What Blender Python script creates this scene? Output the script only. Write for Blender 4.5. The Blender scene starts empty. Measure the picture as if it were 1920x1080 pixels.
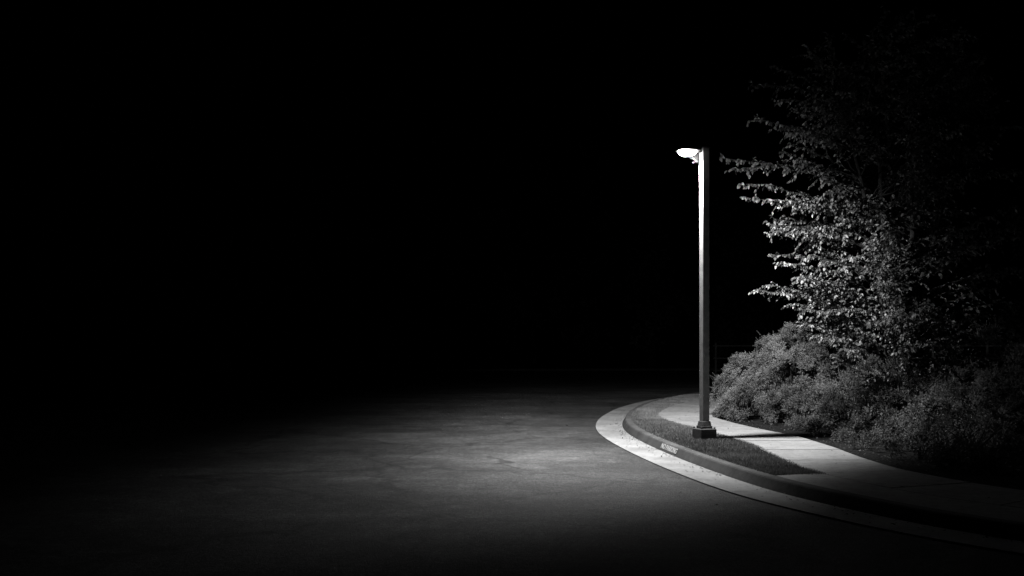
import bpy, math, random
import numpy as np
from mathutils import Vector, Matrix, noise
random.seed(7); rng=np.random.default_rng(7)
scene=bpy.context.scene
scene.view_settings.view_transform='Standard'
scene.view_settings.look='None'
scene.view_settings.exposure=0
COL=scene.collection

# ---------------------------------------------------------------- helpers
def mesh_obj(name,verts,faces,mat=None,parent=None,smooth=False,attr=None):
    me=bpy.data.meshes.new(name)
    me.from_pydata([tuple(v) for v in verts],[],[tuple(f) for f in faces])
    if smooth:
        me.polygons.foreach_set('use_smooth',[True]*len(me.polygons))
    me.update()
    ob=bpy.data.objects.new(name,me); COL.objects.link(ob)
    if mat: me.materials.append(mat)
    if parent: ob.parent=parent
    return ob

def np_mesh(name,V,nper,F,mat,attr=None,parent=None):
    n,k,_=V.shape
    F=np.array(F); fl=F.shape[1]
    idx=(F[None]+ (np.arange(n)*k)[:,None,None]).reshape(-1)
    nf=n*F.shape[0]
    me=bpy.data.meshes.new(name)
    me.vertices.add(n*k); me.vertices.foreach_set('co',V.reshape(-1).astype(np.float32))
    me.loops.add(len(idx)); me.loops.foreach_set('vertex_index',idx.astype(np.int32))
    me.polygons.add(nf); me.polygons.foreach_set('loop_start',(np.arange(nf)*fl).astype(np.int32))
    me.update(calc_edges=True)
    if attr is not None:
        a=me.attributes.new('tone','FLOAT','FACE')
        a.data.foreach_set('value',np.repeat(attr,F.shape[0]).astype(np.float32))
    me.materials.append(mat)
    ob=bpy.data.objects.new(name,me); COL.objects.link(ob)
    if parent: ob.parent=parent
    return ob

def empty(name,loc=(0,0,0)):
    e=bpy.data.objects.new(name,None); COL.objects.link(e); e.location=loc; return e

def catmull(pts,n=24):
    P=[Vector((p[0],p[1])) for p in pts]
    P=[P[0]*2-P[1]]+P+[P[-1]*2-P[-2]]
    out=[]
    for i in range(1,len(P)-2):
        for k in range(n):
            t=k/n
            a,b,c,d=P[i-1],P[i],P[i+1],P[i+2]
            out.append(0.5*((2*b)+(-a+c)*t+(2*a-5*b+4*c-d)*t*t+(-a+3*b-3*c+d)*t**3))
    out.append(P[-2]); return out

def resample(pts,step):
    L=[0]
    for a,b in zip(pts,pts[1:]): L.append(L[-1]+(b-a).length)
    n=max(2,int(L[-1]/step)); out=[];j=0
    for i in range(n+1):
        s=L[-1]*i/n
        while j<len(L)-2 and L[j+1]<s: j+=1
        t=(s-L[j])/max(1e-9,L[j+1]-L[j]); out.append(pts[j].lerp(pts[j+1],t))
    return out

def right_normals(pts):
    N=[]
    for i in range(len(pts)):
        a=pts[max(0,i-1)]; b=pts[min(len(pts)-1,i+1)]
        t=(b-a).normalized(); N.append(Vector((t.y,-t.x)))
    return N

class NT:
    def __init__(s,mat): s.t=mat.node_tree; s.n=s.t.nodes; s.l=s.t.links
    def new(s,t,**k):
        n=s.n.new(t)
        for a,b in k.items(): setattr(n,a,b)
        return n
    def link(s,a,b): s.l.new(a,b)
    def noise(s,vec,scale,detail=4,rough=.55):
        n=s.new('ShaderNodeTexNoise'); n.inputs['Scale'].default_value=scale
        n.inputs['Detail'].default_value=detail; n.inputs['Roughness'].default_value=rough
        s.link(vec,n.inputs['Vector']); return n.outputs['Fac']
    def ramp(s,fac,stops):
        r=s.new('ShaderNodeValToRGB'); e=r.color_ramp.elements
        while len(e)<len(stops): e.new(.5)
        for x,(p,v) in zip(e,stops):
            x.position=p; x.color=(v,v,v,1)
        s.link(fac,r.inputs[0]); return r.outputs[0]
    def math(s,op,a,b=None,clamp=False):
        m=s.new('ShaderNodeMath',operation=op); m.use_clamp=clamp
        for i,x in enumerate((a,b)):
            if x is None: continue
            if isinstance(x,(int,float)): m.inputs[i].default_value=x
            else: s.link(x,m.inputs[i])
        return m.outputs[0]
    def smooth(s,x,a,b,lo=0,hi=1):
        m=s.new('ShaderNodeMapRange',interpolation_type='SMOOTHSTEP')
        s.link(x,m.inputs['Value'])
        m.inputs['From Min'].default_value=a; m.inputs['From Max'].default_value=b
        m.inputs['To Min'].default_value=lo; m.inputs['To Max'].default_value=hi
        return m.outputs[0]

def new_mat(name,rough=.8,spec=.3):
    m=bpy.data.materials.new(name); m.use_nodes=True
    nt=NT(m); b=nt.n['Principled BSDF']
    b.inputs['Roughness'].default_value=rough
    b.inputs['Specular IOR Level'].default_value=spec
    return m,nt,b
def bump(nt,b,h,strength,dist=.01):
    bp=nt.new('ShaderNodeBump'); bp.inputs['Strength'].default_value=strength
    bp.inputs['Distance'].default_value=dist
    nt.link(h,bp.inputs['Height']); nt.link(bp.outputs[0],b.inputs['Normal'])

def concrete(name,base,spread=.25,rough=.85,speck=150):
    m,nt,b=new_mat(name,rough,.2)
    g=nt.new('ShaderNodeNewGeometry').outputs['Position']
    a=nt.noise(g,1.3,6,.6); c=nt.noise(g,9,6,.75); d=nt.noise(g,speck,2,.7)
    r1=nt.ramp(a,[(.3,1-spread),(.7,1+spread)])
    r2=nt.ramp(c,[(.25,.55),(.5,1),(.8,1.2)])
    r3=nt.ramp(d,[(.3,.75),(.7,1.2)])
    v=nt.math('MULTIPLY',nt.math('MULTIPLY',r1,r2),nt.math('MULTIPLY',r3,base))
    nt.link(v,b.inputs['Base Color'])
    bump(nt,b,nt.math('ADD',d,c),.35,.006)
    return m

# ---------------------------------------------------------------- materials
m_asph,nt,b=new_mat('asphalt',.7,.35)
g=nt.new('ShaderNodeNewGeometry').outputs['Position']
mp=nt.new('ShaderNodeMapping'); nt.link(g,mp.inputs[0]); mp.inputs['Rotation'].default_value=(0,0,.5)
mp.inputs['Scale'].default_value=(.6,1.0,1)
big=nt.noise(mp.outputs[0],.6,6,.62); mid=nt.noise(g,2.2,7,.7); med=nt.noise(g,13,5,.8)
fine=nt.noise(g,45,3,.85); vf=nt.noise(g,150,2,.8)
vor=nt.new('ShaderNodeTexVoronoi'); vor.inputs['Scale'].default_value=110; nt.link(g,vor.inputs['Vector'])
r1=nt.ramp(big,[(.34,.62),(.5,1.0),(.64,1.5)])
r2=nt.ramp(mid,[(.32,.62),(.52,1.0),(.7,1.5)])
r3=nt.ramp(fine,[(.32,.25),(.5,.85),(.68,2.6)])
r4=nt.ramp(vf,[(.3,.65),(.7,1.4)])
r5=nt.ramp(med,[(.32,.45),(.5,1.0),(.68,1.8)])
v=nt.math('MULTIPLY',nt.math('MULTIPLY',r1,r2),nt.math('MULTIPLY',r3,r4))
v=nt.math('MULTIPLY',v,r5)
# crack network
cw=nt.new('ShaderNodeTexVoronoi',feature='DISTANCE_TO_EDGE'); cw.inputs['Scale'].default_value=.27
dn=nt.new('ShaderNodeTexNoise'); dn.inputs['Scale'].default_value=1.7; dn.inputs['Detail'].default_value=6
nt.link(g,dn.inputs['Vector'])
mx=nt.new('ShaderNodeVectorMath',operation='MULTIPLY_ADD'); nt.link(dn.outputs['Color'],mx.inputs[0])
mx.inputs[1].default_value=(1.4,1.4,0); nt.link(g,mx.inputs[2]); nt.link(mx.outputs[0],cw.inputs['Vector'])
cr=nt.ramp(cw.outputs['Distance'],[(.0,.5),(.02,1.0)])
v=nt.math('MULTIPLY',v,cr)
# worn / sealed blotches on the carriageway: (x,y,rx,ry,rot,gain)
def blotch(v,x,y,rx,ry,rot,gain,soft=.6):
    m=nt.new('ShaderNodeMapping',vector_type='TEXTURE'); nt.link(mx2,m.inputs[0])
    m.inputs['Location'].default_value=(x,y,0); m.inputs['Rotation'].default_value=(0,0,rot); m.inputs['Scale'].default_value=(rx,ry,1)
    ln=nt.new('ShaderNodeVectorMath',operation='LENGTH'); nt.link(m.outputs[0],ln.inputs[0])
    return nt.math('MULTIPLY',v,nt.smooth(ln.outputs['Value'],1-soft,1.15,gain,1))
md=nt.new('ShaderNodeVectorMath',operation='MULTIPLY_ADD'); nt.link(dn.outputs['Color'],md.inputs[0])
md.inputs[1].default_value=(.9,.9,0); ad=nt.new('ShaderNodeVectorMath',operation='ADD'); nt.link(g,ad.inputs[0]); ad.inputs[1].default_value=(-.45,-.45,0)
nt.link(ad.outputs[0],md.inputs[2]); mx2=md.outputs[0]
for B in [(.1,15.2,1.6,1.8,.3,1.35),(1.3,12.8,1.6,.9,-.4,1.3),(.25,14.3,.22,.6,.5,1.6,.5),(-.1,14.8,.09,1.1,.28,.4,.5),
          (-2.0,16.5,1.5,2.2,0,1.2),(-1.8,12.3,1.3,.8,.2,.75),(.8,19.0,1.0,1.6,.1,.8),(-3.2,14.2,1.2,.6,.3,1.2)]:
    v=blotch(v,*B)
v=nt.math('MULTIPLY',v,.063)
nt.link(v,b.inputs['Base Color'])
bump(nt,b,nt.math('ADD',nt.math('ADD',fine,med),vor.outputs['Distance']),1,.016)

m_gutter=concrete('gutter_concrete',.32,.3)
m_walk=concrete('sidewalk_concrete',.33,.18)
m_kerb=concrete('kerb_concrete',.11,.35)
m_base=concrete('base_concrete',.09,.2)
m_soil,nt,b=new_mat('soil',.95,.1)
g=nt.new('ShaderNodeNewGeometry').outputs['Position']
n1=nt.noise(g,28,6,.75); n0=nt.noise(g,1.5,4)
v=nt.math('MULTIPLY',nt.ramp(n1,[(.3,.006),(.55,.022),(.75,.07)]),nt.ramp(n0,[(.3,.6),(.7,1.2)]))
nt.link(v,b.inputs['Base Color']); bump(nt,b,n1,1,.03)

def leaf_mat(name,lo,hi,rough=.45,spec=.5,trans=.15):
    m,nt,b=new_mat(name,rough,spec)
    at=nt.new('ShaderNodeAttribute',attribute_name='tone')
    v=nt.math('ADD',nt.math('MULTIPLY',at.outputs['Fac'],hi-lo),lo)
    nt.link(v,b.inputs['Base Color'])
    if trans>0:
        tr=nt.new('ShaderNodeBsdfTranslucent'); nt.link(v,tr.inputs['Color'])
        mx=nt.new('ShaderNodeMixShader'); mx.inputs[0].default_value=trans
        nt.link(b.outputs[0],mx.inputs[1]); nt.link(tr.outputs[0],mx.inputs[2])
        nt.link(mx.outputs[0],nt.n['Material Output'].inputs[0])
    return m
m_leaf=leaf_mat('tree_leaf',.04,.28,.42,.5)
m_jun=leaf_mat('juniper_needles',.045,.2,.6,.3,.1)
m_grass=leaf_mat('grass_blades',.09,.32,.6,.3,.2)
m_far=leaf_mat('distant_leaf',.03,.09,.7,.2,0)
m_litter=leaf_mat('litter_leaf',.02,.16,.7,.2,0)
m_bark,nt,b=new_mat('bark',.9,.1)
g=nt.new('ShaderNodeNewGeometry').outputs['Position']; n1=nt.noise(g,30,5)
nt.link(nt.ramp(n1,[(.3,.01),(.7,.04)]),b.inputs['Base Color']); bump(nt,b,n1,.8,.02)

m_pole,nt,b=new_mat('pole_paint',.5,.4)
g=nt.new('ShaderNodeNewGeometry').outputs['Position']; n1=nt.noise(g,9,6,.7); n2=nt.noise(g,90,3,.7)
nt.link(nt.math('MULTIPLY',nt.ramp(n1,[(.3,.16),(.7,.27)]),nt.ramp(n2,[(.25,.6),(.45,1)])),b.inputs['Base Color'])
bump(nt,b,n2,.15,.004)
m_head,nt,b=new_mat('head_paint',.5,.4)
g=nt.new('ShaderNodeNewGeometry').outputs['Position']; n1=nt.noise(g,20,4)
nt.link(nt.ramp(n1,[(.3,.05),(.7,.09)]),b.inputs['Base Color'])
m_paint,nt,b=new_mat('white_paint',.7,.3)
g=nt.new('ShaderNodeNewGeometry').outputs['Position']; n1=nt.noise(g,60,5,.7)
nt.link(nt.ramp(n1,[(.35,.3),(.5,.8)]),b.inputs['Base Color'])
m_lens,nt,b=new_mat('lamp_lens',.2)
b.inputs['Base Color'].default_value=(.8,.8,.8,1)
b.inputs['Emission Color'].default_value=(1,1,1,1); b.inputs['Emission Strength'].default_value=60
m_web,nt,b=new_mat('web_silk',.6,.4)
b.inputs['Base Color'].default_value=(.03,.03,.03,1)
m_metal,nt,b=new_mat('fence_metal',.6,.4)
g=nt.new('ShaderNodeNewGeometry').outputs['Position']; n1=nt.noise(g,12,4)
nt.link(nt.ramp(n1,[(.3,.05),(.7,.1)]),b.inputs['Base Color'])

# ---------------------------------------------------------------- ground layout
kerb_pts=[(14,3.2),(10.2,4.4),(7.3,6.0),(5.35,8.0),(4.25,9.4),(3.62,10.6),(3.12,12),(2.74,14),(2.44,16.4),(2.28,18.6),(2.29,20.4),
          (2.5,22.4),(2.9,24.5),(3.55,27),(4.7,30),(6.4,33),(9.0,35.8),(13,38.2),(19,39.8)]
kerb=resample(catmull(kerb_pts),.15); kn=right_normals(kerb)
walk_pts=[(14,4.6),(10.6,5.6),(7.9,7.2),(5.9,9.0),(4.6,10.6),(3.93,12.4),(3.80,14.0),(3.84,15.6),(3.78,17.2),(3.5,18.8),(3.3,20.4),(3.24,22),
          (3.6,23.9),(4.35,26.2),(5.4,28.4),(7.0,31),(9.6,33.6),(13.4,35.8),(19,37.2)]
walk=resample(catmull(walk_pts),.15); wn=right_normals(walk)

def sweep(name,curve,norms,prof,mat,i0=0,i1=None,parent=None,smooth=False):
    i1=len(curve) if i1 is None else i1
    V=[];F=[];k=len(prof)
    for c,n in zip(curve[i0:i1],norms[i0:i1]):
        for o,z in prof:
            V.append((c.x+n.x*o,c.y+n.y*o,z))
    for i in range(i1-i0-1):
        for j in range(k-1):
            a=i*k+j; F.append((a,a+k,a+k+1,a+1))
    return mesh_obj(name,V,F,mat,parent,smooth)

mesh_obj('ground',[(-600,-600,-.02),(600,-600,-.02),(600,900,-.02),(-600,900,-.02)],[(0,1,2,3)],m_soil)
mesh_obj('road',[(-45,-30,0),(45,-30,0),(45,61,0),(-45,61,0)],[(0,1,2,3)],m_asph)
V=[];F=[]
for c,n in zip(kerb,kn):
    p=c+n*.2; V.append((p.x,p.y,.122)); V.append((44,p.y+ (p.y-20)*.02,.122))
for i in range(len(kerb)-1): F.append((2*i,2*i+1,2*i+3,2*i+2))
mesh_obj('planting_ground',V,F,m_soil)

gut=empty('gutter')
seg=20;i=0
while i<len(kerb)-1:
    j=min(len(kerb),i+seg+1)
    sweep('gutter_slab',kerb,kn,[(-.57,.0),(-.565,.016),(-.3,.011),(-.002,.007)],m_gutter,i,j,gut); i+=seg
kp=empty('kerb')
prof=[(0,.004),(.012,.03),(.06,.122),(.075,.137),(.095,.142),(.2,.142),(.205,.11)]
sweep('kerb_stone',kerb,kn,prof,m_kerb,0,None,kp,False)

sw=empty('sidewalk'); seg=9;i=0;W=1.2
def slab(curve,norms,i,j,w0,w1,z,par,g=.013):
    V=[];F=[]
    idx=list(range(i,j+1))
    for q,k in enumerate(idx):
        c=curve[k];n=norms[k]; t=Vector((-n.y,n.x))
        sh=g if q==0 else (-g if q==len(idx)-1 else 0)
        c=c+t*sh
        for o,zz in ((w0,z-.03),(w0,z-.006),(w0+.008,z),(w1-.008,z),(w1,z-.006),(w1,z-.03)):
            V.append((c.x+n.x*o,c.y+n.y*o,zz))
    for q in range(len(idx)-1):
        for k in range(5):
            a=q*6+k; F.append((a,a+1,a+7,a+6))
    F.append((0,1,2,3,4,5)); e=(len(idx)-1)*6; F.append(tuple(e+x for x in (5,4,3,2,1,0)))
    return mesh_obj('slab',V,F,m_walk,par)
while i<len(walk)-1:
    j=min(len(walk)-1,i+seg)
    slab(walk,wn,i,j,0,W,.145+random.uniform(-.003,.003),sw); i+=seg
ap=[(k) for k in range(len(kerb)) if kerb[k].y<12.35]
kend=ap[-1]
V=[];F=[]
wi=[k for k in range(len(walk)) if walk[k].y<12.55]
n=60
for q in range(n+1):
    a=kerb[int(q/n*kend)]+kn[int(q/n*kend)]*.215; bq=walk[int(q/n*wi[-1])]-wn[int(q/n*wi[-1])]*.012
    V+= [(a.x,a.y,.139),(bq.x,bq.y,.141)]
for q in range(n): F.append((2*q,2*q+1,2*q+3,2*q+2))
mesh_obj('apron',V,F,m_walk,sw)

far=[Vector((x,60+1.5*math.sin(x*.06))) for x in range(-45,46)]
V=[];F=[]
for p in far: V+=[(p.x,p.y-.6,.012),(p.x,p.y,.01),(p.x,p.y+.05,.14),(p.x,p.y+.2,.145),(p.x,p.y+40,.15)]
F1=[];F2=[]
for i in range(len(far)-1):
    for j in range(3): F1.append((i*5+j,i*5+5+j,i*5+6+j,i*5+j+1))
    F2.append((i*5+3,i*5+8,i*5+9,i*5+4))
mesh_obj('distant_kerb',V,F1,m_kerb); mesh_obj('distant_verge',V,F2,m_soil)

# stencilled kerb lettering
cu=bpy.data.curves.new('kerb_text','FONT'); cu.body='NO PARKING'; cu.size=.115; cu.align_x='CENTER'; cu.align_y='CENTER'; cu.extrude=.0006
cu.offset=.003
to=bpy.data.objects.new('kerb_lettering',cu); COL.objects.link(to)
k=min(range(len(kerb)),key=lambda q:abs(kerb[q].y-16.0))
c=kerb[k];nn=kn[k]
right=Vector((nn.y,-nn.x,0)).normalized()
if right.y>0: right=-right
up=Vector((nn.x*.048,nn.y*.048,.092)).normalized(); zz=right.cross(up)
M=Matrix((right,up,zz)).transposed().to_4x4()
M.translation=Vector((c.x+nn.x*.036,c.y+nn.y*.036,.077))+zz*.004
to.matrix_world=M@Matrix.Diagonal((1.35,1.0,1,1)); cu.materials.append(m_paint)
bpy.context.view_layer.update()
me=bpy.data.meshes.new_from_object(to.evaluated_get(bpy.context.evaluated_depsgraph_get()))
t2=bpy.data.objects.new('lettering',me); t2.matrix_world=to.matrix_world.copy(); COL.objects.link(t2); t2.parent=kp
bpy.data.objects.remove(to)

# ---------------------------------------------------------------- grass verge
N=90000
ys=rng.uniform(12.4,31,N*2); us=rng.uniform(0,1,N*2)
kx=np.interp(ys,[p.y for p in kerb],[p.x for p in kerb]); wx=np.interp(ys,[p.y for p in walk],[p.x for p in walk])
x0=kx+.20+ .12*np.clip((ys-22)/8,0,1); x1=wx-.0
keep=(us<(x1-x0)/1.6); us2=rng.uniform(-.02,1.03,N*2)
xs=x0+(x1-x0)*us2; xs=xs[keep]; ys=ys[keep]
n=len(xs)
pat=np.array([noise.noise(Vector((x*1.7,y*1.7,0)))+.6*noise.noise(Vector((x*6,y*6,3))) for x,y in zip(xs,ys)])
h=rng.uniform(.025,.06,n)*(1+.35*pat); a=rng.uniform(0,6.283,n); w=rng.uniform(.003,.007,n)
lean=rng.uniform(0,.04,n); la=rng.uniform(0,6.283,n)
V=np.zeros((n,3,3))
V[:,0]=np.c_[xs-np.cos(a)*w,ys-np.sin(a)*w,np.full(n,.12)]
V[:,1]=np.c_[xs+np.cos(a)*w,ys+np.sin(a)*w,np.full(n,.12)]
V[:,2]=np.c_[xs+np.cos(la)*lean,ys+np.sin(la)*lean,.12+h]
np_mesh('grass',V,3,[(0,1,2)],m_grass,np.clip(.45+.5*pat+rng.normal(0,.25,n),0,1))

# ---------------------------------------------------------------- leaf litter
n=900
kk=rng.integers(20,len(kerb)-60,n)
P=[]
for q,k in enumerate(kk):
    c=kerb[k];nv=kn[k]
    o=-abs(rng.normal(0,.12))-.01 if q%5 else rng.uniform(-1.2,-.1)
    P.append((c.x+nv.x*o+rng.normal(0,.02),c.y+nv.y*o+rng.uniform(-.07,.07),.016))
for q in range(1500):
    k=rng.integers(10,len(walk)-20); c=walk[k];nv=wn[k]
    o=W+abs(rng.normal(0,.4))+.01 if q%12 else rng.uniform(.1,W)
    P.append((c.x+nv.x*o,c.y+nv.y*o,.15))
P=np.array(P);n=len(P)
a=rng.uniform(0,6.283,n);l=rng.uniform(.008,.024,n);w=l*.6
d=np.c_[np.cos(a),np.sin(a),rng.normal(0,.25,n)];s=np.c_[-np.sin(a),np.cos(a),rng.normal(0,.25,n)]
V=np.stack([P-d*l[:,None],P+s*w[:,None]+[0,0,.004],P+d*l[:,None],P-s*w[:,None]+[0,0,.004]],1)
np_mesh('leaf_litter',V,4,[(0,1,2,3)],m_litter,rng.uniform(0,1,n)**1.5)

# ---------------------------------------------------------------- street lamp
PX,PY=3.285,17.0; ROT=math.radians(19)
lamp=empty('street_lamp',(PX,PY,0)); lamp.rotation_euler=(0,0,ROT)
bpy.context.view_layer.update()
def box(name,x0,x1,y0,y1,z0,z1,mat,bev=.006,top=None,par=lamp):
    t=top or 0
    V=[(x0,y0,z0),(x1,y0,z0),(x1,y1,z0),(x0,y1,z0),(x0+t,y0+t,z1),(x1-t,y0+t,z1),(x1-t,y1-t,z1),(x0+t,y1-t,z1)]
    F=[(3,2,1,0),(4,5,6,7),(0,1,5,4),(1,2,6,5),(2,3,7,6),(3,0,4,7)]
    o=mesh_obj(name,V,F,mat,par)
    m=o.modifiers.new('b','BEVEL'); m.width=bev; m.segments=2
    return o
hw=.0625
box('footing',-.155,.155,-.155,.155,.10,.315,m_base,.012,.004)
box('base_cover',-.10,.10,-.10,.10,.315,.36,m_head,.006)
box('base_cover_upper',-.09,.09,-.09,.09,.36,.44,m_head,.01,.012)
for sx in(-1,1):
    for sy in(-1,1):
        box('anchor_bolt',sx*.125-.012,sx*.125+.012,sy*.125-.012,sy*.125+.012,.315,.34,m_head,.003)
box('pole',-hw,hw,-hw,hw,.44,5.09,m_pole,.006)
box('pole_cap',-hw-.006,hw+.006,-hw-.006,hw+.006,5.09,5.115,m_head,.004)
box('hand_hole_cover',-.03,.03,-hw-.004,-hw+.002,.75,.9,m_pole,.002)
box('arm',-.13,-hw-.001,-.035,.035,5.02,5.075,m_head,.006)
V=[(-.50,-.13,5.035),(-.12,-.13,5.035),(-.12,.13,5.035),(-.50,.13,5.035),
   (-.47,-.10,5.075),(-.12,-.11,5.125),(-.12,.11,5.125),(-.47,.10,5.075)]
o=mesh_obj('head_housing',V,[(3,2,1,0),(4,5,6,7),(0,1,5,4),(1,2,6,5),(2,3,7,6),(3,0,4,7)],m_head,lamp)
o.modifiers.new('b','BEVEL').width=.012
V=[];F=[];A=14;B=6
for j in range(B+1):
    ph=j/B*math.pi/2
    for i in range(A):
        th=i/A*2*math.pi
        ct=math.copysign(abs(math.cos(th))**.6,math.cos(th)); st=math.copysign(abs(math.sin(th))**.6,math.sin(th))
        V.append((-.33+.155*ct*math.cos(ph),.115*st*math.cos(ph),5.034-.095*math.sin(ph)))
for j in range(B):
    for i in range(A): F.append((j*A+i,j*A+(i+1)%A,(j+1)*A+(i+1)%A,(j+1)*A+i))
mesh_obj('lens',V,F,m_lens,lamp,True)
cv=bpy.data.curves.new('cobweb','CURVE'); cv.dimensions='3D'; cv.bevel_depth=.0009; cv.bevel_resolution=0
rr=random.Random(3)
for q in range(60):
    s=cv.splines.new('POLY'); s.points.add(3)
    a=Vector((rr.uniform(-.24,-.1),rr.uniform(-.09,.09),4.97+rr.uniform(-.03,.03))); b_=Vector((-.07-rr.random()*.12,rr.uniform(-.06,.06),rr.uniform(4.84,4.96)))
    for k in range(4):
        p=a.lerp(b_,k/3)+Vector((rr.gauss(0,.012),rr.gauss(0,.012),-.03*math.sin(k/3*math.pi)))
        s.points[k].co=(*p,1)
w_=bpy.data.objects.new('cobweb',cv); COL.objects.link(w_); cv.materials.append(m_web); w_.parent=lamp
# the light itself : strength by direction, fades shaped by hand to bound the pool
ld=bpy.data.lights.new('lamp_light','POINT'); ld.energy=3500; ld.shadow_soft_size=.045
ld.use_nodes=True
class L: node_tree=ld.node_tree
nt=NT(L); em=nt.n['Emission']
sep=nt.new('ShaderNodeSeparateXYZ'); nt.link(nt.new('ShaderNodeNewGeometry').outputs['Incoming'],sep.inputs[0])
dx,dy,dz=sep.outputs
M_=lambda a,b:nt.math('MULTIPLY',a,b)
dxp=nt.math('MAXIMUM',dx,0.0)
e=nt.math('DIVIDE',dx,nt.math('SQRT',nt.math('MAXIMUM',nt.math('SUBTRACT',1.0,M_(dy,dy)),.01)))
f=nt.smooth(e,-.90,-.42,0,1)
f=M_(f,nt.smooth(dx,-.5,0.0,2.0,1))
dyr=nt.math('SUBTRACT',dy,M_(dxp,.6))
f=M_(f,nt.smooth(dyr,-.90,-.42,0,1))
f=M_(f,nt.smooth(dz,-.30,.14,1,.15)); f=M_(f,nt.smooth(dz,.1,.5,1,.3))
f=M_(f,nt.smooth(dz,-.98,-.6,.62,1))
# road side: less towards the far end of the street
f=M_(f,nt.math('SUBTRACT',1.0,M_(nt.smooth(dy,.1,.8,0,.35),nt.smooth(dx,-.2,.2,1,0))))
f=M_(f,nt.smooth(dy,.4,.9,1,1.4))
hor=nt.smooth(dz,-.30,-.13,0,1); rs=nt.smooth(dx,.25,.55,1,0)
f=M_(f,nt.math('SUBTRACT',1.0,M_(M_(hor,rs),.8)))
# added directional fade: dims the tree's right side and low bushes
q=nt.math('ADD',nt.math('SUBTRACT',dx,dy),dz)
f=M_(f,nt.smooth(q,-.15,.3,1,.05))
nt.link(f,em.inputs['Strength'])
lo=bpy.data.objects.new('lamp_light',ld); COL.objects.link(lo); lo.parent=lamp; lo.location=(-.33,0,4.885)

# ---------------------------------------------------------------- branches / leaves
class Tubes:
    def __init__(s): s.V=[];s.F=[]
    def add(s,pts,r0,r1,k=5):
        b=len(s.V);n=len(pts)
        for i,p in enumerate(pts):
            t=(pts[min(n-1,i+1)]-pts[max(0,i-1)]).normalized()
            u=t.orthogonal().normalized(); v=t.cross(u); r=r0+(r1-r0)*i/(n-1)
            for q in range(k):
                a=q/k*2*math.pi; s.V.append(p+u*math.cos(a)*r+v*math.sin(a)*r)
        for i in range(n-1):
            for q in range(k): s.F.append((b+i*k+q,b+i*k+(q+1)%k,b+(i+1)*k+(q+1)%k,b+(i+1)*k+q))

def leaves_mesh(name,P,D,Nn,L,mat,tone,parent,wr=.33,fold=.25):
    P=np.array(P);D=np.array(D);Nn=np.array(Nn);L=np.array(L)[:,None]
    D/=np.linalg.norm(D,axis=1,keepdims=True)
    S=np.cross(D,Nn); S/=np.linalg.norm(S,axis=1,keepdims=True)+1e-9
    U=np.cross(S,D)
    w=wr*L
    tip=P+D*L-U*L*.18
    l1=P+D*L*.34+S*w+U*w*fold; r1=P+D*L*.34-S*w+U*w*fold
    l2=P+D*L*.7+S*w*.62+U*w*fold*.4-U*L*.07; r2=P+D*L*.7-S*w*.62+U*w*fold*.4-U*L*.07
    V=np.stack([P,l1,l2,tip,r2,r1],1)
    return np_mesh(name,V,6,[(0,1,2,3),(0,3,4,5)],mat,tone,parent)

R=random.Random(11)
tree=empty('broadleaf_tree')
tb=Tubes(); P=[];D=[];NN=[];LL=[];TT=[]
def bez(a,c,b,n): return [a*(1-t)**2+c*2*t*(1-t)+b*t*t for t in [i/n for i in range(n+1)]]
TX,TY=8.0,21.2
stems=[]
for q,(ex,ey,ez) in enumerate([(7.6,21.0,8.4),(6.7,20.5,6.8),(9.2,21.2,8.2),(8.3,22.2,7.4),(9.6,20.6,6.4)]):
    pts=bez(Vector((TX+q*.1,TY+q*.05,.05)),Vector((TX+.1*q,TY,3)),Vector((ex,ey,ez)),14)
    pts=[p+Vector((R.gauss(0,.03),R.gauss(0,.03),0)) for p in pts]
    tb.add(pts,.10,.02,8); stems.append(pts)
def leaf_spray(pts,dens,size=.078):
    for i in range(len(pts)-1):
        a,b=pts[i],pts[i+1]; seg=b-a; n=max(1,int(seg.length/dens+R.random()))
        for k in range(n):
            p=a.lerp(b,(k+R.random())/n)
            side=1 if R.random()<.5 else -1
            t=seg.normalized(); s=t.cross(Vector((0,0,1)));
            if s.length<.1: s=Vector((1,0,0))
            s.normalize()
            d=t*R.uniform(.2,1)+s*side*R.uniform(.3,1)+Vector((R.gauss(0,.3),R.gauss(0,.3),-R.uniform(0,1.1)))
            nrm=Vector((R.gauss(0,.8),R.gauss(0,.8),1))
            P.append(tuple(p));D.append(tuple(d));NN.append(tuple(nrm));LL.append(size*R.uniform(.5,1.25));TT.append(R.random())
def limb(start,end,r,sag=.15,twig=.6,dens=.045):
    ln=(end-start).length
    c=(start+end)/2+Vector((R.gauss(0,.1),R.gauss(0,.1),sag*ln+R.uniform(0,.15)))
    n=max(6,int(ln/.16)); pts=bez(start,c,end,n)
    pts=[pts[0]]+[p+Vector((R.gauss(0,.015),R.gauss(0,.015),R.gauss(0,.015))) for p in pts[1:]]
    tb.add(pts,r,.003,5)
    leaf_spray(pts[int(n*.5):],.028)
    for i in range(int(n*.3),n+1):
        t=(pts[min(n,i+1)]-pts[i-1]).normalized()
        for s in range(2 if i>n*.45 else 1):
            fr=i/n
            l=twig*R.uniform(.45,1)*(1.15-.75*fr)
            side=t.cross(Vector((0,0,1))).normalized()*(1 if (i+s)%2 else -1)
            d=(t*R.uniform(.3,1)+side*R.uniform(.2,1)+Vector((R.gauss(0,.25),R.gauss(0,.25),R.gauss(0,.5)))).normalized()
            p0=pts[i]; e=p0+d*l; e.z-=l*R.uniform(.05,.35)
            tw=bez(p0,p0+d*l*.5+Vector((0,0,.05*l)),e,4)
            tb.add(tw,.004,.0015,3); leaf_spray(tw,dens)
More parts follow.
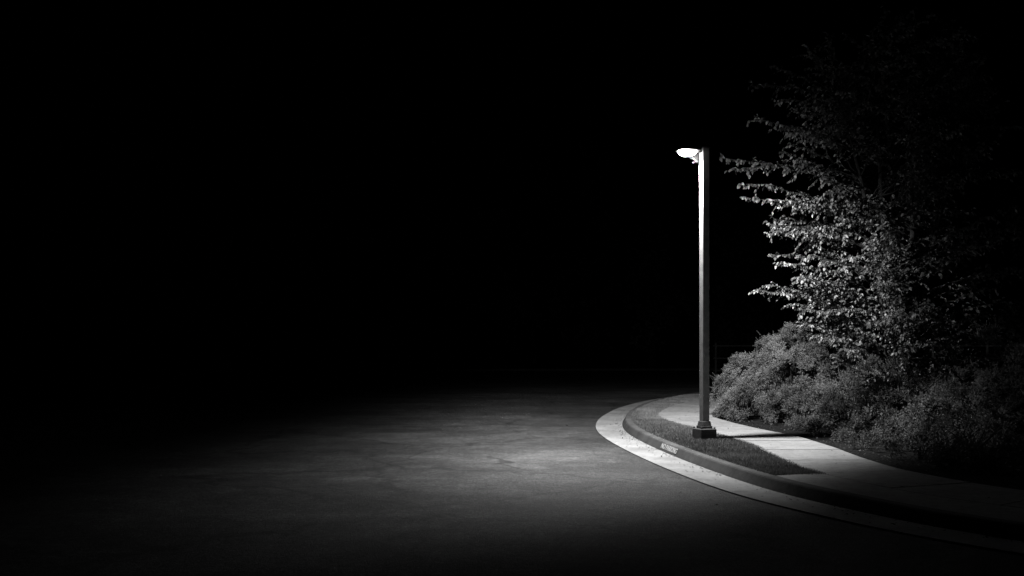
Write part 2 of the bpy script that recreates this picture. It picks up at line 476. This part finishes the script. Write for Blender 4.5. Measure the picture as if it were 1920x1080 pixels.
tips=[(4.25,20.0,5.5),(4.45,20.0,5.25),(4.75,19.6,6.85),(4.85,20.2,6.3),(4.62,19.8,4.95),(4.8,20.3,4.7),(5.0,19.4,4.55),(5.15,19.9,3.95),(5.3,20.4,4.2),
 (5.2,19.5,3.35),(4.85,19.9,2.82),(5.1,20.2,2.95),(5.45,19.7,2.5),(5.75,19.8,2.15),(5.6,19.5,3.0),(5.4,20.6,3.6),(5.5,20.0,5.6),(5.4,19.6,6.0),(5.3,20.0,7.3),(5.9,19.8,7.6),
 (6.0,19.6,1.9),(6.6,19.6,1.6),(7.1,19.5,1.2),(7.6,19.2,1.0),(6.3,19.8,2.4),(6.9,19.3,2.2),(7.5,19.0,1.7),(7.9,19.2,.9)]
for t in tips:
    e=Vector(t); st=stems[1] if R.random()<.6 else stems[0]
    z0=max(.9,e.z-R.uniform(.2,1.0)); s=min(st,key=lambda p:abs(p.z-z0))
    limb(s.copy(),e,.018,.06,.42,.034)
for q in range(200):
    z=R.uniform(1.2,8.6)
    s=min(stems[R.randrange(5)],key=lambda p:abs(p.z-(z-R.uniform(.3,1.2))))
    lx=np.interp(z,[1.2,2.5,3.5,4.5,5.5,6.5,8.6],[6.4,5.9,5.65,5.35,5.4,5.5,6.6])
    rx=np.interp(z,[1.2,3,5,7,8.6],[10.4,11.0,11,10.6,9.6])
    fy=np.interp(z,[1.2,3,6,8.6],[19.2,18.9,18.9,19.9]); by=23.2
    th=R.uniform(-math.pi,math.pi)
    if R.random()<.6: th=R.uniform(math.pi*.8,math.pi*1.75)
    cx,cy=(lx+rx)/2,(fy+by)/2; rr_=R.uniform(.6,1.03)
    e=Vector((cx+math.cos(th)*(rx-lx)/2*rr_,cy+math.sin(th)*(by-fy)/2*rr_,z))
    limb(s.copy(),e,.02,.08,.6,.037)
mesh_obj('trunk_and_branches',tb.V,tb.F,m_bark,tree,True)
leaves_mesh('leaves',P,D,NN,LL,m_leaf,np.array(TT)**1.6,tree)
print('LEAVES',len(P))

# ---------------------------------------------------------------- junipers : lumps -> sub-clumps -> sprigs -> needles
def juniper(name,lumps,seed,count):
    rg=np.random.default_rng(seed)
    par=empty(name); stm=Tubes()
    subs=[]
    for (cx,cy,cz,r,zs) in lumps:
        for _ in range(int(95*r*r/.6)):
            u=rg.uniform(-.75,1); a=rg.uniform(0,6.283); s=math.sqrt(max(0,1-u*u))
            d=np.array([s*math.cos(a),s*math.sin(a),u])
            nz=noise.noise(Vector((cx+d[0]*2.1,cy+d[1]*2.1,cz+d[2]*2.1)))
            p=np.array([cx,cy,cz])+d*r*(.86+.32*nz)*rg.uniform(.88,1.04)*np.array([1,1,zs])
            if p[2]<-.35: continue
            if p[2]<.16: p[2]=rg.uniform(.15,.26)
            if any(((p[0]-l[0])**2+(p[1]-l[1])**2+(p[2]-l[2])**2)<(.7*l[3])**2 for l in lumps): continue
            subs.append((p,d,rg.uniform(.07,.2),rg.uniform(.1,.85)))
        for _ in range(6):
            e=Vector((cx+rg.normal(0,r*.4),cy+rg.normal(0,r*.4),cz+r*zs*.6)); stm.add(bez(Vector((cx,cy,.05)),Vector(((cx+e.x)/2+.1,(cy+e.y)/2,.4)),e,5),.016,.005,4)
    tot=sum(s[2]**2 for s in subs); Vs=[];T=[]
    for (p,d,r,tone) in subs:
        nsp=max(4,int(count*r*r/tot/14))
        ax0=d*1.0+np.array([0,0,.55])+rg.normal(0,.25,3); ax0/=np.linalg.norm(ax0)
        v=rg.normal(0,1,(nsp,3)); v/=np.linalg.norm(v,axis=1,keepdims=True)
        v+=ax0*.9; v/=np.linalg.norm(v,axis=1,keepdims=True)
        stretch=rg.uniform(.5,1.2,(nsp,1))
        st=p+v*r*.35; ln=r*stretch*.8
        m=14
        t=rg.uniform(0,1,(nsp,m,1))
        base=st[:,None]+v[:,None]*(t*ln[:,None])
        dd=v[:,None]*.8+rg.normal(0,.6,(nsp,m,3)); dd/=np.linalg.norm(dd,axis=2,keepdims=True)
        l=rg.uniform(.014,.036,(nsp,m,1))
        sd=np.cross(dd,rg.normal(0,1,(nsp,m,3))); sd/=np.linalg.norm(sd,axis=2,keepdims=True)+1e-9
        w=rg.uniform(.003,.0075,(nsp,m,1))
        tri=np.stack([base-sd*w,base+sd*w,base+dd*l],2).reshape(-1,3,3)
        Vs.append(tri); T.append(np.clip(tone+.45*(t.reshape(-1)-.5)+rg.normal(0,.12,nsp*m),0,1))
        if rg.random()<.25 and p[2]>.4:
            stm.add([Vector(p-d*r),Vector(p),Vector(p+ax0*r*1.2)],.004,.0015,3)
            if rg.random()<.5:
                k=60; tt=rg.uniform(0,1,(k,1)); b0=p+ax0*r*(.6+1.5*tt); dd=ax0*1+rg.normal(0,.5,(k,3)); dd/=np.linalg.norm(dd,axis=1,keepdims=True)
                sd=np.cross(dd,rg.normal(0,1,(k,3))); sd/=np.linalg.norm(sd,axis=1,keepdims=True)
                Vs.append(np.stack([b0-sd*.004,b0+sd*.004,b0+dd*.03*(1.3-tt)],1)); T.append(np.full(k,tone))
    np_mesh('needles',np.concatenate(Vs),3,[(0,1,2)],m_jun,np.concatenate(T),par)
    mesh_obj('stems',stm.V,stm.F,m_bark,par)
juniper('juniper_bush',[(5.2,22.2,.6,.72,1.0),(5.55,22.0,.95,.75,1.0),(5.0,21.4,.3,.5,1.0),(5.35,21.0,.5,.65,1.0),(6.2,22.0,1.15,.95,1.0),(5.9,20.9,.75,.85,1.0),(5.85,21.6,1.15,.75,1),(6.9,21.6,1.0,1.0,1),(5.65,20.1,.3,.5,1.0),(5.7,23.4,.7,.8,1),(6.0,20.0,.3,.6,1)],5,450000)
juniper('juniper_bush',[(6.4,19.3,.4,.8,.95),(7.2,19.2,.6,.95,1),(6.1,18.4,.2,.55,.9),(7.0,17.9,.35,.85,.95),(8.0,18.2,.5,1.0,1),(6.3,17.0,.12,.6,.8),(7.3,16.4,.3,.9,.9),(6.2,15.6,.05,.5,.7),(6.9,15.0,.15,.8,.8),(6.5,13.8,.05,.6,.8),(7.6,13.6,.1,.9,.9),(9.0,17,.6,1.2,1),(10,20,.9,1.5,1),
  (5.65,18.9,.1,.42,.8),(5.7,17.7,.08,.42,.8),(5.75,16.5,.08,.42,.8),(5.75,15.3,.05,.4,.8),(5.8,14.2,.05,.4,.8),(6.0,13,.05,.45,.8)],9,330000)

# ---------------------------------------------------------------- rail fence behind the planting
fe=empty('rail_fence')
def fbox(x0,x1,y0,y1,z0,z1,n):
    return box(n,x0,x1,y0,y1,z0,z1,m_metal,.004,None,fe)
for q in range(10):
    x=9+q*2.4; fbox(x-.04,x+.04,43.96,44.04,-.0,1.75,'post')
for z in(.5,1.05,1.6): fbox(8.9,30.7,44.045,44.075,z-.03,z+.03,'rail')

# ---------------------------------------------------------------- distant tree mass
Pv=[];Dv=[];Nv=[];Lv=[];Tv=[]; ft=Tubes()
dt=empty('distant_trees')
for q in range(26):
    x=-46+q*3.7+R.uniform(-1.2,1.2); y=R.uniform(64,74); H=R.uniform(9,17)
    ft.add([Vector((x,y,0)),Vector((x+R.gauss(0,.2),y,H*.4)),Vector((x+R.gauss(0,.5),y,H*.85))],.28,.05,7)
    for c in range(26):
        z=H*R.uniform(.08,1); rr_=H*.24*math.sqrt(max(.06,1-((z/H-.55)/.5)**2))
        a=R.uniform(0,6.28); c0=Vector((x+math.cos(a)*rr_*R.random(),y+math.sin(a)*rr_*R.random(),z)); cr_=R.uniform(.6,1.4); tn=R.random()
        for k in range(55):
            v_=Vector((R.gauss(0,1),R.gauss(0,1),R.gauss(0,.7))).normalized()*cr_*R.uniform(.5,1)
            Pv.append(tuple(c0+v_));Dv.append((R.gauss(0,1),R.gauss(0,1),R.gauss(0,1)));Nv.append((R.gauss(0,1),R.gauss(0,1),R.gauss(0,1)));Lv.append(R.uniform(.18,.38));Tv.append(tn)
leaves_mesh('leaves',Pv,Dv,Nv,Lv,m_far,np.array(Tv),dt)
mesh_obj('trunks',ft.V,ft.F,m_bark,dt,True)

# ---------------------------------------------------------------- night sky
w=bpy.data.worlds.new('World'); scene.world=w; w.use_nodes=True
class Wd: node_tree=w.node_tree
nt=NT(Wd); bg=nt.n['Background']
sky=nt.new('ShaderNodeTexSky',sky_type='NISHITA'); sky.sun_disc=False
sky.sun_elevation=math.radians(-6); sky.sun_rotation=math.radians(250)
bw=nt.new('ShaderNodeRGBToBW'); nt.link(sky.outputs[0],bw.inputs[0]); nt.link(bw.outputs[0],bg.inputs['Color'])
bg.inputs['Strength'].default_value=.002

# ---------------------------------------------------------------- camera
cd=bpy.data.cameras.new('camera'); co=bpy.data.objects.new('camera',cd); COL.objects.link(co)
co.location=(0,0,1.8); co.rotation_euler=(math.radians(90),0,0)
cd.lens=35; cd.sensor_width=36; cd.shift_y=100/1920; cd.clip_end=2000
scene.camera=co
